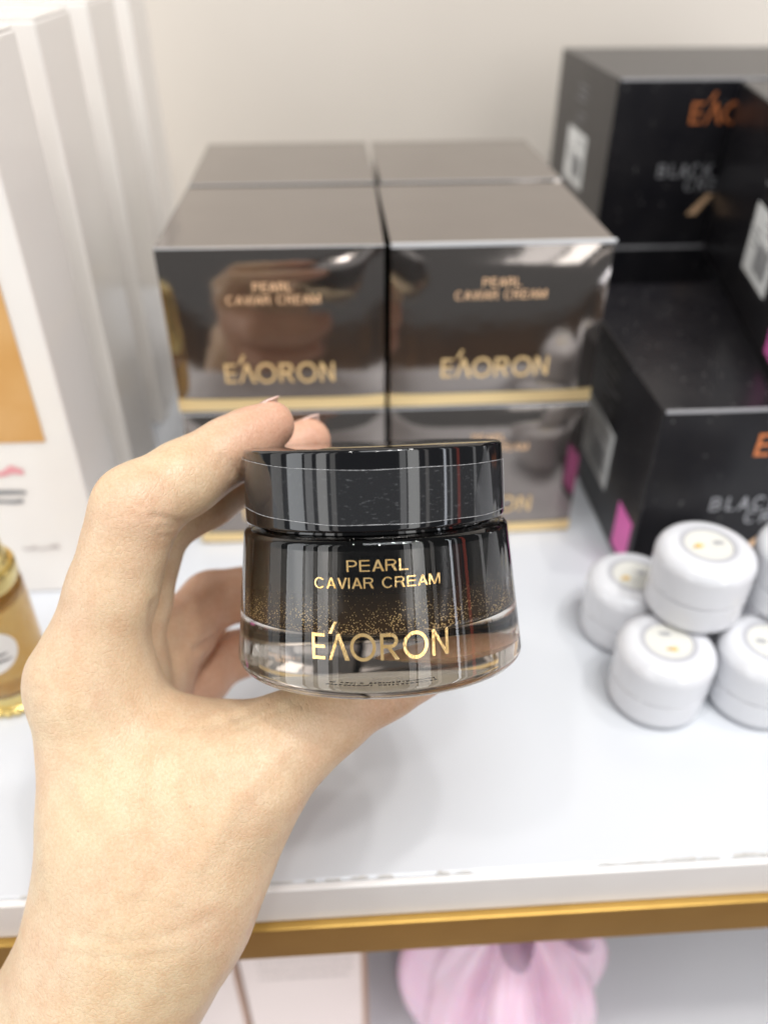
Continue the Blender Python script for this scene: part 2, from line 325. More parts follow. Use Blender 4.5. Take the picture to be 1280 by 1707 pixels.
def copy_tree(o, parent=None):
    c = o.copy(); COL.objects.link(c); c.parent = parent
    for ch in list(o.children): copy_tree(ch, c)
    return c

# ------------------------------------------------------------------ the setting
SH_F, SH_B = 0.1218, 0.60
w = box('wall', 'wall', None, -0.9, 1.1, SH_B + 0.004, SH_B + 0.03, -0.6, 0.9); tag(w, 'plain beige grey back panel behind the shelf', kind='structure')
sh = box('shelf', 'shelf', None, -0.75, 0.95, SH_F + 0.0012, SH_B, -0.036, 0, bev=0.0008); tag(sh, 'glossy white laminate display shelf', kind='structure')
box('edge_band', 'shelf_edge', sh, -0.75, 0.95, SH_F - 0.001, SH_F + 0.0012, -0.0176, -0.0006, bev=0.0004)
box('gold_trim', 'gold_trim', sh, -0.75, 0.95, SH_F - 0.0035, SH_F + 0.0010, -0.0355, -0.0180, bev=0.0005)
bm = bmesh.new(); x = -0.75            # ragged chipped seam where band and top meet
while x < 0.95:
    L = random.uniform(0.002, 0.014); d = random.uniform(0.0002, 0.0007) * random.choice((0.5, 1, 1, 1.5))
    if random.random() < 0.75:
        k = max(3, int(L / 0.001)); lo = [bm.verts.new((x + L * i / k, SH_F + 0.0011 - random.uniform(0, 0.0003), 0.00025)) for i in range(k + 1)]
        hi = [bm.verts.new((x + L * i / k, SH_F + 0.0013 + d * random.uniform(0.2, 1) * (0 < i < k), 0.00025)) for i in range(k + 1)]
        for i in range(k): bm.faces.new((lo[i], lo[i + 1], hi[i + 1], hi[i]))
    x += L + random.uniform(0, 0.004)
from_bm('chipped_seam', bm, 'chip', sh)
fl = box('floor', 'floor', None, -2.5, 2.5, -2.5, 0.62, -1.13, -1.1); tag(fl, 'brown floor below the shelf', kind='structure')
ls = box('lower_shelf', 'lower', None, -0.75, 0.95, 0.06, SH_B, -0.27, -0.24, bev=0.001); tag(ls, 'pale grey lower shelf under the gold trim', kind='structure')

# ------------------------------------------------------------------ gold banded cartons
LOGO = logo_mesh(); NAME2 = text_mesh(['PEARL', 'CAVIAR CREAM'])
CW, CD, CH = 0.0805, 0.0795, 0.0653
BF, BS = 0.0021, 0.0008
def swell(q): return 1 - abs(q) ** 5
def bulged_box(w, d, h, n=18):
    """carton in tight wrap: faces swell a little between crisp edges; origin at front bottom centre"""
    bm = bmesh.new(); bmesh.ops.create_cube(bm, size=2); bmesh.ops.subdivide_edges(bm, edges=list(bm.edges), cuts=n, use_grid_fill=True)
    for v in bm.verts:
        q = Vector(v.co); f = [swell(c) for c in q]; p = [q[0] * w / 2, q[1] * d / 2, q[2] * h / 2]
        if abs(q[0]) > 0.999: p[0] += math.copysign(BS, q[0]) * f[1] * f[2]
        if abs(q[1]) > 0.999: p[1] += math.copysign(BF, q[1]) * f[0] * f[2]
        v.co = Vector((p[0], p[1] + d / 2, p[2] + h / 2))
    return bm
def gold_carton():
    t = empty('cream_carton')
    bd = from_bm('body', bulged_box(CW, CD, CH), 'foil_black', t, True)
    bd.data.set_sharp_from_angle(angle=R(40))
    per = []; n = 16
    for i in range(n): per.append((-1 + 2 * i / n, -1))
    for i in range(n): per.append((1, -1 + 2 * i / n))
    for i in range(n): per.append((1 - 2 * i / n, 1))
    for i in range(n): per.append((-1, 1 - 2 * i / n))
    bm = bmesh.new(); rows = []
    for z in (0.0010, 0.003, 0.005, 0.0066):
        fz = swell(2 * z / CH - 1); row = []
        for qx, qy in per:
            x, y = qx * CW / 2, qy * CD / 2
            if abs(qx) > .999: x += math.copysign(BS * swell(qy) * fz + 0.0003, qx)
            if abs(qy) > .999: y += math.copysign(BF * swell(qx) * fz + 0.0003, qy)
            row.append(bm.verts.new((x, y + CD / 2, z)))
        rows.append(row)
    for a, b in zip(rows[:-1], rows[1:]):
        for i in range(len(a)): bm.faces.new((a[i], a[(i + 1) % len(a)], b[(i + 1) % len(a)], b[i]))
    from_bm('gold_band', bm, 'gold_band', t)
    box('lid_lip', 'wrap_edge', t, -CW / 2 - 0.0002, CW / 2 + 0.0002, -0.00025, 0.0003, CH - 0.00035, CH + 0.0001)
    a = place_text('product_name', NAME2, 'rose_print', t, 0.034, 0.029, (0, 0, CH * 0.755), (1, 0, 0), (0, 0, 1))
    b = place_text('brand_lettering', LOGO, 'gold_print', t, 0.0072, 0.0080, (0, 0, CH * 0.275), (1, 0, 0), (0, 0, 1))
    for o in (a, b):
        for v in o.data.vertices: v.co.y -= BF * swell(2 * v.co.x / CW) * swell(2 * v.co.z / CH - 1) + 0.00025
    return t
proto = gold_carton(); first = True
XL, XR = -0.0232, 0.0598
for col, cx, side in (('beside the tall white cartons', XL, 0), ('beside the matte black boxes', XR, 1)):
    for lay in (0, 1):
        for rear in (0, 1):
            o = proto if first else copy_tree(proto); first = False
            jit = [0.0, R(0.4), R(-0.6), R(0.5)][lay * 2 + rear] + (R(1.1) if side and lay and not rear else 0)
            o.location = (cx + [0, 0.0004, -0.0003, 0.0006][lay * 2 + rear], 0.2818 + rear * 0.0843, 0.0002 + lay * (CH + 0.0006)); o.rotation_euler = (0, 0, jit)
            if side and lay and not rear:              # loose wrap standing proud of this one's top edge
                box('wrap_fold', 'wrap_edge', o, -CW / 2, CW / 2 + 0.0004, -0.0008, 0.0002, CH - 0.0010, CH + 0.0006, bev=0.0002)
            lvl = 'upper' if lay else 'lower'; row = 'rear' if rear else 'front'
            tag(o, '%s %s foil carton with gold band, %s' % (lvl, row, col), 'carton', 'gold banded cream cartons in two stacks')

# ------------------------------------------------------------------ matte black boxes with copper lettering
BT1, BT2, = text_mesh(['BLACK'], gap=0.35), text_mesh(['CRE'], gap=0.35)
def black_box(w, d, h, loc, rz, label, labels=True, front_text=True, patch=True):
    t = empty('black_box', loc, rz)       # origin: front left bottom corner
    from_bm('body', box_bm(0, w, 0, d, 0, h, bev=0.0007), 'matte_black', t)
    box('lid_edge', 'wrap_edge', t, 0.001, w - 0.001, -0.0003, 0.0006, h - 0.0009, h + 0.0002).data.materials[0] = M['silver_print']
    if front_text:
        lx = 0.0385; k = 0.0099
        place_text('brand_lettering', LOGO, 'copper_print', t, k, k, (lx + 2.87 * k, -0.0003, h * 0.81), (1, 0, 0), (0, 0, 1))
        place_text('range_name', BT1, 'silver_print', t, 0.0285, 0.0285, (0.0275 + 0.01425, -0.0003, h * 0.475), (1, 0, 0), (0, 0, 1))
        place_text('product_name', BT2, 'silver_print', t, 0.0165, 0.0165, (0.043 + 0.00825, -0.0003, h * 0.39), (1, 0, 0), (0, 0, 1))
        flat_quad('emblem_stroke', 'rose_print', t, [(0.047, -0.0002, h * .20), (0.052, -0.0002, h * .20), (0.0595, -0.0002, h * .33), (0.056, -0.0002, h * .33)], (0, -1, 0), 0.0001)
        flat_quad('emblem_stroke', 'silver_print', t, [(0.066, -0.0002, h * .20), (0.071, -0.0002, h * .20), (0.066, -0.0002, h * .30), (0.064, -0.0002, h * .28)], (0, -1, 0), 0.0001)
    if labels:
        lb = flat_quad('barcode_label', 'paper', t, [(-0.0001, 0.040, 0.018), (-0.0001, 0.080, 0.018), (-0.0001, 0.080, 0.046), (-0.0001, 0.040, 0.046)], (-1, 0, 0), 0.0002)
        y = 0.046
        bm = bmesh.new()
        while y < 0.064:
            ww = random.choice((0.0004, 0.0007, 0.0011))
            bm.faces.new([bm.verts.new(p) for p in ((-0.0005, y, 0.022), (-0.0005, y + ww, 0.022), (-0.0005, y + ww, 0.034), (-0.0005, y, 0.034))]); y += ww + random.choice((0.0005, 0.0008))
        for yy, zz, L in ((0.044, 0.042, 0.016), (0.044, 0.039, 0.012), (0.066, 0.036, 0.010), (0.066, 0.033, 0.010), (0.066, 0.030, 0.008)):
            bm.faces.new([bm.verts.new(p) for p in ((-0.0005, yy, zz), (-0.0005, yy + L, zz), (-0.0005, yy + L, zz + 0.0009), (-0.0005, yy, zz + 0.0009))])
        from_bm('barcode', bm, 'grey_ink', lb)
        bm = bmesh.new()
        for i in range(6):
            z0 = 0.051 + i * 0.0034; y0, y1 = 0.042 + random.uniform(0, 0.012), 0.076 - random.uniform(0, 0.014)
            if i == 2: continue
            bm.faces.new([bm.verts.new(p) for p in ((-0.0003, y0, z0), (-0.0003, y1, z0), (-0.0003, y1, z0 + 0.0011), (-0.0003, y0, z0 + 0.0011))])
        from_bm('small_print', bm, 'grey_ink', t)
    if patch:
        flat_quad('pink_sticker', 'pink_print', t, [(-0.0001, 0.004, 0.004), (-0.0001, 0.021, 0.004), (-0.0001, 0.021, 0.026), (-0.0001, 0.004, 0.026)], (-1, 0, 0), 0.0002)
    return tag(t, label, 'box', 'matte black boxes with copper lettering')
BH = 0.0806
black_box(0.135, 0.125, BH, (0.1158, 0.2466, 0.0002), 0, 'matte black box with pink sticker on the shelf behind the small white jars')
black_box(0.135, 0.118, BH, (0.142, 0.4256, 0.0002), 0, 'matte black box on the shelf against the wall, under another box', front_text=False, patch=False)
black_box(0.135, 0.118, BH, (0.139, 0.4262, BH + 0.0008), R(-0.5), 'topmost matte black box against the wall with copper lettering on its front', patch=False)
black_box(0.118, 0.160, BH, (0.1645, 0.2640, BH + 0.0006), R(-11.7), 'black box set askew on another box, white barcode label facing the gold cartons')

# ------------------------------------------------------------------ tall white cartons
def white_carton(y, dep, label, picture=False, dx=0.0, wd=0.11):
    t = empty('white_carton', (-0.0977 + dx, y, 0.0002))
    from_bm('body', box_bm(-wd, 0, 0, dep, 0, 0.196, bev=0.0009, seg=3), 'white_carton', t)
    box('lid_flap', 'white_carton', t, -wd + 0.001, -0.0004, 0.001, dep - 0.001, 0.1962, 0.1968)
    if picture:
        flat_quad('amber_picture', 'orange_print', t, [(-wd + 0.01, -0.0002, 0.072), (-0.0095, -0.0002, 0.072), (-0.0095, -0.0002, 0.135), (-wd + 0.01, -0.0002, 0.135)], (0, -1, 0), 0.0002)
        bm = bmesh.new()
        def line(x0, x1, z, hh):
            k = 10
            lo = [bm.verts.new((x0 + (x1 - x0) * i / k, -0.0004, z + random.uniform(-1, 1) * hh * .25)) for i in range(k + 1)]
            hi = [bm.verts.new((v.co.x, -0.0004, v.co.z + hh * random.uniform(0.4, 1.3))) for v in lo]
            for i in range(k): bm.faces.new((lo[i], lo[i + 1], hi[i + 1], hi[i]))
        line(-0.060, -0.0205, 0.058, 0.0035); from_bm('script_line', bm, 'pink_ink', t)
        bm = bmesh.new(); line(-0.070, -0.022, 0.0495, 0.0018); line(-0.060, -0.024, 0.0455, 0.0016); from_bm('small_print', bm, 'grey_ink', t)
        bm = bmesh.new(); line(-0.030, -0.016, 0.0225, 0.0016); from_bm('small_print', bm, 'faint_ink', t)
    return tag(t, label, 'carton', 'tall white cartons in a row')
white_carton(0.2535, 0.043, 'tall white carton with amber picture behind the amber bottle', True)
white_carton(0.3170, 0.046, 'plain white carton standing right behind the pictured carton')
white_carton(0.3900, 0.050, 'plain white carton, third back in the row of white cartons')
white_carton(0.4700, 0.044, 'plain white carton, rear of the row by the wall')

# ------------------------------------------------------------------ small white sample jars
def small_jar(loc, rz, label, spin=0.0):
    t = empty('sample_jar', loc, rz); r = 0.0164
    lathe('body', [(0, 0)] + fillet((r - 0.004, 0.004), 0.004, -90, 0) + [(r, 0.0118), (r - 0.0003, 0.0122), (r - 0.0010, 0.0123), (0, 0.0123)], 'white_plastic', t, 64)
    lid = lathe('lid', [(0, 0.0124), (r - 0.0006, 0.0124), (r + 0.0001, 0.0129), (r + 0.0002, 0.0222)] + fillet((r - 0.0050, 0.0222), 0.0052, 0, 84, 12) +
                [(0.0098, 0.02775), (0.0081, 0.02775), (0.0079, 0.0270), (0, 0.0270)], 'white_plastic', t, 64)
    lathe('label_rim', [(0.0080, 0.0271), (0.0080, 0.02725), (0.0096, 0.02725), (0.0097, 0.0271)], 'clear_rim', t, 48).data.transform(Matrix.Translation((0, 0, 0.00058)))
    lathe('round_label', [(0, 0.0276), (0.0078, 0.0276), (0.0078, 0.0271), (0, 0.0271)], 'cream_paper', t, 48)
    def blob(name, cx, cy, rx, ry, m):
        bm = bmesh.new(); k = 22; bm.faces.new([bm.verts.new((cx + rx * random.uniform(0.45, 1.25) * math.cos(2 * math.pi * i / k), cy + ry * random.uniform(0.45, 1.25) * math.sin(2 * math.pi * i / k), 0.02768)) for i in range(k)])
        from_bm(name, bm, m, t)
    c, s = math.cos(spin), math.sin(spin)
    blob('yellow_mark', -0.0036 * c, -0.0036 * s, 0.0019, 0.0013, 'yellow_ink'); blob('yellow_mark', -0.0036 * c - 0.0014, -0.0036 * s - 0.0004, 0.0013, 0.0006, 'yellow_ink')
    blob('grey_mark', 0.0036 * c, 0.0036 * s, 0.0022, 0.0015, 'mid_grey_ink')
    return tag(t, label, 'jar', 'small white sample jars in a pile')
small_jar((0.1060, 0.2185, 0.0002), R(4), 'small white jar on the shelf under the pile, touching the pink stickered box', R(20))
small_jar((0.1072, 0.1845, 0.0002), R(-8), 'small white jar standing on the bare shelf in front of the pile', R(105))
small_jar((0.1418, 0.1822, 0.0002), 0, 'small white jar on the shelf with its grey mark towards the next jar', R(170))
small_jar((0.1395, 0.2188, 0.0002), 0, 'small white jar low at the back of the pile against the black box', R(60))
small_jar((0.1205, 0.2010, 0.0281), R(5), 'small white jar on top of the pile with yellow mark facing the gold cartons', R(5))
small_jar((0.1562, 0.2010, 0.0281), 0, 'second raised small white jar beside the topmost one', R(100))

# ------------------------------------------------------------------ amber bottle
t = empty('serum_bottle', (-0.1205, 0.2005, 0.0002)); t.scale = (0.90, 0.90, 0.88)
lathe('base', [(0, 0), (0.0125, 0), (0.0133, 0.0008), (0.0133, 0.0022), (0.0122, 0.003), (0.0118, 0.009), (0.0128, 0.0104), (0, 0.0104)], 'gold_metal', t, 64)
for i in range(26):
    a = 2 * math.pi * i / 26; bm = bmesh.new(); bmesh.ops.create_uvsphere(bm, u_segments=10, v_segments=6, radius=0.0016)
    for v in bm.verts: v.co += Vector((0.0134 * math.cos(a), 0.0134 * math.sin(a), 0.0017))
    from_bm('bead', bm, 'gold_metal', t, True)
lathe('glass', [(0, 0.0106)] + fillet((0.0125, 0.0136), 0.003, -90, 0) + [(0.0160, 0.048), (0.0158, 0.0555)] + fillet((0.0128, 0.0555), 0.003, 0, 80) + [(0, 0.0587)], 'clear', t, 64)
lathe('serum', [(0, 0.0122), (0.0128, 0.0125), (0.0140, 0.0145), (0.0147, 0.048), (0.0146, 0.0525), (0, 0.0527)], 'amber', t, 64)
lathe('collar', [(0, 0.0589), (0.0150, 0.0589), (0.0157, 0.0600), (0.0157, 0.0650), (0.0148, 0.0662), (0, 0.0662)], 'gold_metal', t, 64)
lathe('cap', [(0, 0.0664), (0.0140, 0.0664), (0.0140, 0.0680), (0.0132, 0.0690), (0.0118, 0.094), (0.0105, 0.0962), (0, 0.0966)], 'gold_metal', t, 64)
def on_bottle(name, cx, cz, rx, rz, rad, m, a0=-78):
    bm = bmesh.new(); k = 40; c = bm.verts.new((rad * math.cos(R(a0) + cx / rad), rad * math.sin(R(a0) + cx / rad), cz)); rings = [[c]]
    for q in (0.33, 0.66, 1.0):
        rings.append([bm.verts.new((rad * math.cos(R(a0) + (cx + q * rx * math.cos(2 * math.pi * i / k)) / rad), rad * math.sin(R(a0) + (cx + q * rx * math.cos(2 * math.pi * i / k)) / rad), cz + q * rz * math.sin(2 * math.pi * i / k))) for i in range(k)])
    for i in range(k): bm.faces.new((c, rings[1][i], rings[1][(i + 1) % k]))
    for a, b in zip(rings[1:-1], rings[2:]):
        for i in range(k): bm.faces.new((a[i], b[i], b[(i + 1) % k], a[(i + 1) % k]))
    return from_bm(name, bm, m, t, True)
on_bottle('oval_label', 0, 0.037, 0.0112, 0.0105, 0.01625, 'paper')
on_bottle('orange_mark', -0.0015, 0.0405, 0.0024, 0.0018, 0.01635, 'orange_print'); on_bottle('text_line', 0.001, 0.0355, 0.0065, 0.0008, 0.01635, 'grey_ink'); on_bottle('text_line', 0.001, 0.0325, 0.0075, 0.0008, 0.01635, 'grey_ink')
tag(t, 'amber serum bottle with gold cap and beaded gold base beside the white cartons', 'bottle')

# ------------------------------------------------------------------ lower shelf goods
def blush(x0, x1, y, label):
    t = empty('blush_carton', ((x0 + x1) / 2, y, -0.2398)); h = (x1 - x0) / 2
    from_bm('body', box_bm(-h, h, 0, 0.05, 0, 0.135, bev=0.0008), 'blush_carton', t)
    box('edge_strip', 'brown_edge', t, h - 0.0022, h + 0.0002, -0.0004, 0.0004, 0.0005, 0.1345)
    for i in range(5):
        bm = bmesh.new(); z = 0.1020 - i * 0.0075; x = -h * 0.72
        while x < h * 0.7:
            L = random.uniform(0.001, 0.004); bm.faces.new([bm.verts.new(p) for p in ((x, -0.0003, z), (x + L, -0.0003, z), (x + L, -0.0003, z + 0.0016), (x, -0.0003, z + 0.0016))]); x += L + 0.0008
        from_bm('text_line', bm, 'faint_ink', t)
    return tag(t, label, 'carton', 'blush cartons on the lower shelf')
blush(-0.118, -0.0560, 0.170, 'pale blush carton with brown edge strip behind the forearm')
c2 = blush(-0.0550, 0.0020, 0.170, 'pale blush carton with printed lines beside the pink gathered bag')
bm = bmesh.new(); bmesh.ops.create_uvsphere(bm, u_segments=120, v_segments=70, radius=1)
for v in bm.verts:
    th = math.atan2(v.co.y, v.co.x); z = v.co.z; r = math.hypot(v.co.x, v.co.y)
    f = 0.5 + 0.5 * z
    prof = 1.0 if z < 0.2 else 1.0
    crease = abs(math.sin(3.5 * th + 1.2 * z + 0.6)) ** 0.6 + 0.45 * abs(math.sin(6 * th - 1.5 * z + 2.1)) ** 0.6
    fold = 0.86 + 0.16 * crease * (0.4 + 0.6 * f) + (0.05 + 0.30 * f ** 2) * (math.sin(4 * th + 1.9 + 0.8 * z) * 0.62 + math.sin(7 * th + 2 * z) * 0.30 + math.sin(13 * th + 3 * z) * 0.12)
    zz = z * 0.062 if z < 0 else 0.062 * z * (1 + 0.25 * z)
    if z < -0.8: zz = -0.8 * 0.062 + (z + 0.8) * 0.01
    v.co = Vector((r * 0.043 * fold * math.cos(th), r * 0.045 * fold * math.sin(th), zz))
t = empty('gathered_bag', (0.066, 0.168, -0.2400 + 0.0518)); from_bm('pouch', bm, 'pink_bag', t, True)
bm = bmesh.new(); n = 80; rows = []
for j in range(9):
    q = j / 8; rows.append([bm.verts.new(((0.006 + 0.020 * q ** 1.4) * (1 + 0.35 * q * math.sin(6 * a_)) * math.cos(a_), (0.006 + 0.020 * q ** 1.4) * (1 + 0.35 * q * math.sin(6 * a_)) * math.sin(a_), 0.0705 + 0.022 * q + 0.004 * q * math.sin(9 * a_))) for a_ in [2 * math.pi * i / n for i in range(n)]])
for a, b in zip(rows[:-1], rows[1:]):
    for i in range(n): bm.faces.new((a[i], a[(i + 1) % n], b[(i + 1) % n], b[i]))
from_bm('gathered_top', bm, 'pink_bag', t, True)
tag(t, 'pink plastic bag gathered and tied, on the lower shelf', 'bag')

# ------------------------------------------------------------------ the cream jar in the hand
JH = 0.0505
top = Vector(((621 - 640) * 0.186 / FPX, (740 - 853.5) * 0.186 / FPX, 0.186))
dn = Vector((0.036, 1.0, 0.118)).normalized()
rt = Vector((1, -0.036, 0.0)); rt = (rt - dn * rt.dot(dn)).normalized()
def cv(v): return RIGHT * v.x + DOWN * v.y + FWD * v.z
zj = -cv(dn); xj = cv(rt); yj = zj.cross(xj)
jar = empty('cream_jar')
base_w = hold(top + dn * JH)
jar.matrix_world = Matrix.Translation(base_w) @ Matrix((xj, yj, zj)).transposed().to_4x4()
tag(jar, 'black lidded glass cream jar with gold lettering, held in the hand', 'jar')
RB, RS, RL, ZS = 0.0335, 0.0306, 0.0300, 0.0328
side_ang = math.degrees(math.atan2(RB - RS, ZS))
glass = lathe('glass_body', [(0, 0.0013), (0.008, 0.0012), (0.016, 0.0009), (0.023, 0.0005), (0.0285, 0.0)] + fillet((RB - 0.0031, 0.0030), 0.0030, -88, 4, 8) + [(RB - 0.0008, 0.010), (RS + 0.0010, 0.022)] +
              fillet((RS - 0.0017, ZS - 0.0019), 0.0018, 8, 88, 8) + [(0.024, ZS), (0, ZS)], 'glass', jar, 160)
lathe('inner_cup', [(0, 0.0129), (0.0235, 0.0126)] + fillet((0.0268, 0.0145), 0.0018, -80, 0, 5) + [(0.0288, 0.022), (0.0288, 0.0300), (0.0270, 0.0316), (0, 0.0318)], 'cup', jar, 128)
lathe('cup_floor', [(0, 0.0120), (0.0245, 0.0118), (0.0268, 0.0124), (0.0235, 0.0124), (0, 0.0124)], 'cup_floor', jar, 128)
lathe('neck', [(0, ZS + 0.0001), (0.0268, ZS + 0.0001), (0.0268, ZS + 0.0016), (0, ZS + 0.0016)], 'lid', jar, 96)
z0 = ZS + 0.0010
lid = lathe('lid', [(0.0262, z0 + 0.0005), (RL - 0.0009, z0)] + fillet((RL - 0.0007, z0 + 0.0007), 0.0007, -90, 0, 5) + fillet((RL - 0.0011, JH - 0.0008), 0.0008, 0, 90, 6) + [(0.010, JH - 0.00005), (0, JH)], 'lid', jar, 160)
# clear seal film round the lid, its cut edges catching light
def film_z(a, up):
    lift = 0.0022 * max(0.0, -math.cos(a)) ** 2
    if up: return JH - 0.0041 + lift + 0.00006 * math.sin(9 * a)
    return z0 + 0.0016 + lift * 1.1 + 0.00008 * math.sin(11 * a)
A0, A1, NF = R(-186), R(-13), 120
bm = bmesh.new(); rows = []
for i in range(NF + 1):
    a = A0 + (A1 - A0) * i / NF; rr = RL + 0.00008 + 0.00003 * math.sin(23 * a)
    rows.append([bm.verts.new((rr * math.cos(a), rr * math.sin(a), film_z(a, False) + (film_z(a, True) - film_z(a, False)) * j / 6)) for j in range(7)])
for a, b in zip(rows[:-1], rows[1:]):
    for j in range(6): bm.faces.new((a[j], b[j], b[j + 1], a[j + 1]))
film = from_bm('seal_film', bm, 'film', lid, True)
def tube(name, pts, rad, material, parent, n=6):
    bm = bmesh.new(); rings = []
    for i, p in enumerate(pts):
        p = Vector(p); d = (Vector(pts[min(i + 1, len(pts) - 1)]) - Vector(pts[max(i - 1, 0)])).normalized()
        u = d.orthogonal().normalized() if abs(d.z) > 0.9 else d.cross(Vector((0, 0, 1))).normalized(); w_ = d.cross(u)
        rr = rad if not callable(rad) else rad(i)
        rings.append([bm.verts.new(p + (u * math.cos(2 * math.pi * k / n) + w_ * math.sin(2 * math.pi * k / n)) * rr) for k in range(n)])
    for a, b in zip(rings[:-1], rings[1:]):
        for k in range(n): bm.faces.new((a[k], a[(k + 1) % n], b[(k + 1) % n], b[k]))
    return from_bm(name, bm, material, parent, True)
for up in (0, 1):
    tube('film_edge', [((RL + 0.00007) * math.cos(a), (RL + 0.00007) * math.sin(a), film_z(a, up)) for a in [A0 + (A1 - A0) * i / 140 for i in range(141)]], lambda i: random.uniform(0.00002, 0.00008), 'film_edge', lid)
tube('film_edge', [((RL + 0.00007) * math.cos(A1), (RL + 0.00007) * math.sin(A1), film_z(A1, 0) + (film_z(A1, 1) - film_z(A1, 0)) * i / 10) for i in range(11)], 0.00007, 'film_edge', lid)
def radius_at(z):                    # outer glass surface
    return np.interp(z, [0.003, 0.010, 0.022, 0.0309], [RB - 0.0001, RB - 0.0008, RS + 0.0010, RS + 0.0001])
def wrap(name, me, sx, sy, ang0, zc, material, zrise=0.0):
    bm = bmesh.new(); bm.from_mesh(me)
    bmesh.ops.triangulate(bm, faces=bm.faces)
    bmesh.ops.subdivide_edges(bm, edges=[e for e in bm.edges if e.calc_length() * sx > 0.0008], cuts=2)
    for v in bm.verts:
        z = zc + v.co.y * sy; rr = radius_at(z) + 0.00008 + v.co.z * 0.000012; a = R(ang0) + v.co.x * sx / rr
        v.co = Vector((rr * math.cos(a), rr * math.sin(a), z))
    bmesh.ops.recalc_face_normals(bm, faces=bm.faces)
    return from_bm(name, bm, material, jar)
wrap('product_name', text_mesh(['PEARL'], 0.115), 0.0121, 0.0083, -89.5, 0.0275, 'gold_leaf')
wrap('product_name', text_mesh(['CAVIAR CREAM'], 0.115), 0.0260, 0.0188, -89.5, 0.0241, 'gold_leaf')
wrap('brand_lettering', LOGO, 0.0049, 0.0053, -89.5, 0.0114, 'gold_leaf')
bm = bmesh.new()                       # fine black print under the glass foot
for row, rr in ((0, 0.0225), (1, 0.0205)):
    a = -118.0
    while a < -62:
        L = random.uniform(0.8, 2.2)
        if random.random() < 0.8:
            bm.faces.new([bm.verts.new(((rr + s) * math.cos(R(a_)), (rr + s) * math.sin(R(a_)), 0.00135)) for s, a_ in ((0, a), (0, a + L), (0.0011 * random.uniform(0.5, 1), a + L), (0.0011, a))])
        a += L + random.uniform(0.4, 1.0)
from_bm('foot_print', bm, 'ink', jar)

# ------------------------------------------------------------------ the hand: one skin surface grown over the bones
def B(px, py, d): return np.array([(px - 640) * d / FPX, (py - 853.5) * d / FPX, d])
mm = 0.001
# joints: horizontal and vertical bearing from the eye (in sensor units), distance; radius in mm
palm = [  # (a, ra, b, rb, k)
    (B(70, 1790, .196), 22, B(208, 1590, .192), 20.5, 10),
    (B(-150, 2150, .20), 26, B(70, 1790, .196), 22, 10),
    (B(208, 1590, .192), 20.5, B(265, 1440, .190), 21, 14),
    (B(195, 1480, .190), 14.0, B(152, 1150, .190), 13.2, 14),       # index metacarpal
    (B(225, 1480, .200), 14, B(190, 1145, .207), 12.0, 12),          # middle metacarpal
    (B(250, 1480, .207), 13, B(232, 1160, .222), 11.0, 12),          # ring metacarpal
    (B(270, 1480, .210), 12, B(272, 1195, .236), 10.0, 12),          # little metacarpal
    (B(300, 1480, .187), 17, B(412, 1300, .186), 12.5, 14),          # thumb metacarpal
    (B(412, 1300, .186), 12.0, B(485, 1235, .187), 9.6, 8),
    (B(235, 1340, .189), 15.0, B(325, 1310, .189), 13.5, 14),        # first web muscle
    (B(215, 1225, .192), 11.0, B(330, 1262, .192), 8.5, 12),
    (B(330, 1262, .190), 8.0, B(430, 1245, .190), 7.5, 10),
]
fingers = {
    'index':  ([B(150, 1125, .188), B(228, 846, .180), B(383, 751, .192), B(451, 708, .196)], [12.4, 9.6, 7.7, 5.9], [9.6, 9.6, 8.2]),
    'middle': ([B(188, 1130, .208), B(258, 872, .205), B(425, 782, .217), B(515, 733, .220)], [11.2, 9.0, 7.8, 6.0], [9.4, 9.2, 8.2]),
    'ring':   ([B(240, 1130, .222), B(352, 1000, .240), B(455, 985, .243), B(540, 985, .240)], [11.0, 8.8, 7.6, 6.2], None),
    'little': ([B(290, 1172, .236), B(374, 1096, .249), B(440, 1080, .249), B(510, 1065, .246)], [9.6, 7.8, 6.6, 5.6], None),
    'thumb':  ([B(485, 1235, .187), B(625, 1148, .192), B(690, 1112, .197), B(730, 1092, .201)], [9.6, 8.3, 7.8, 6.6], None),
}
h = 0.00075
lo = np.array([-0.128, -0.036, 0.148]); hi = np.array([0.030, 0.232, 0.268])
shape = np.ceil((hi - lo) / h).astype(int)
ax = [(lo[i] + h * np.arange(shape[i])).astype(np.float32) for i in range(3)]
BIG = np.float32(0.06)
def cone_into(vol, a, ra, b, rb, k, first=False):
    """smooth-union a tapered capsule into vol, touching only the block round it"""
    ra, rb, k = ra * mm, rb * mm, k * mm; pad = max(ra, rb) + 0.026
    s = []
    for i in range(3):
        l, u = min(a[i], b[i]) - pad, max(a[i], b[i]) + pad
        s.append(slice(max(0, int((l - lo[i]) / h)), min(shape[i], int((u - lo[i]) / h) + 1)))
        if s[-1].stop <= s[-1].start: return
    X, Y, Z = ax[0][s[0]][:, None, None], ax[1][s[1]][None, :, None], ax[2][s[2]][None, None, :]
    ba = (b - a).astype(np.float32); L2 = float(ba @ ba)
    px, py, pz = X - np.float32(a[0]), Y - np.float32(a[1]), Z - np.float32(a[2])
    tt = np.clip((px * ba[0] + py * ba[1] + pz * ba[2]) / L2, 0, 1)
    d = np.sqrt((px - tt * ba[0]) ** 2 + (py - tt * ba[1]) ** 2 + (pz - tt * ba[2]) ** 2) - (ra + (rb - ra) * tt).astype(np.float32)
    v = vol[s[0], s[1], s[2]]
    hh = np.clip(0.5 + 0.5 * (v - d) / k, 0, 1); vol[s[0], s[1], s[2]] = (v + (d - v) * hh - k * hh * (1 - hh)).astype(np.float32)
PALM = np.full(shape, BIG, np.float32)
for a, ra, b, rb, k in palm: cone_into(PALM, a, ra, b, rb, k)
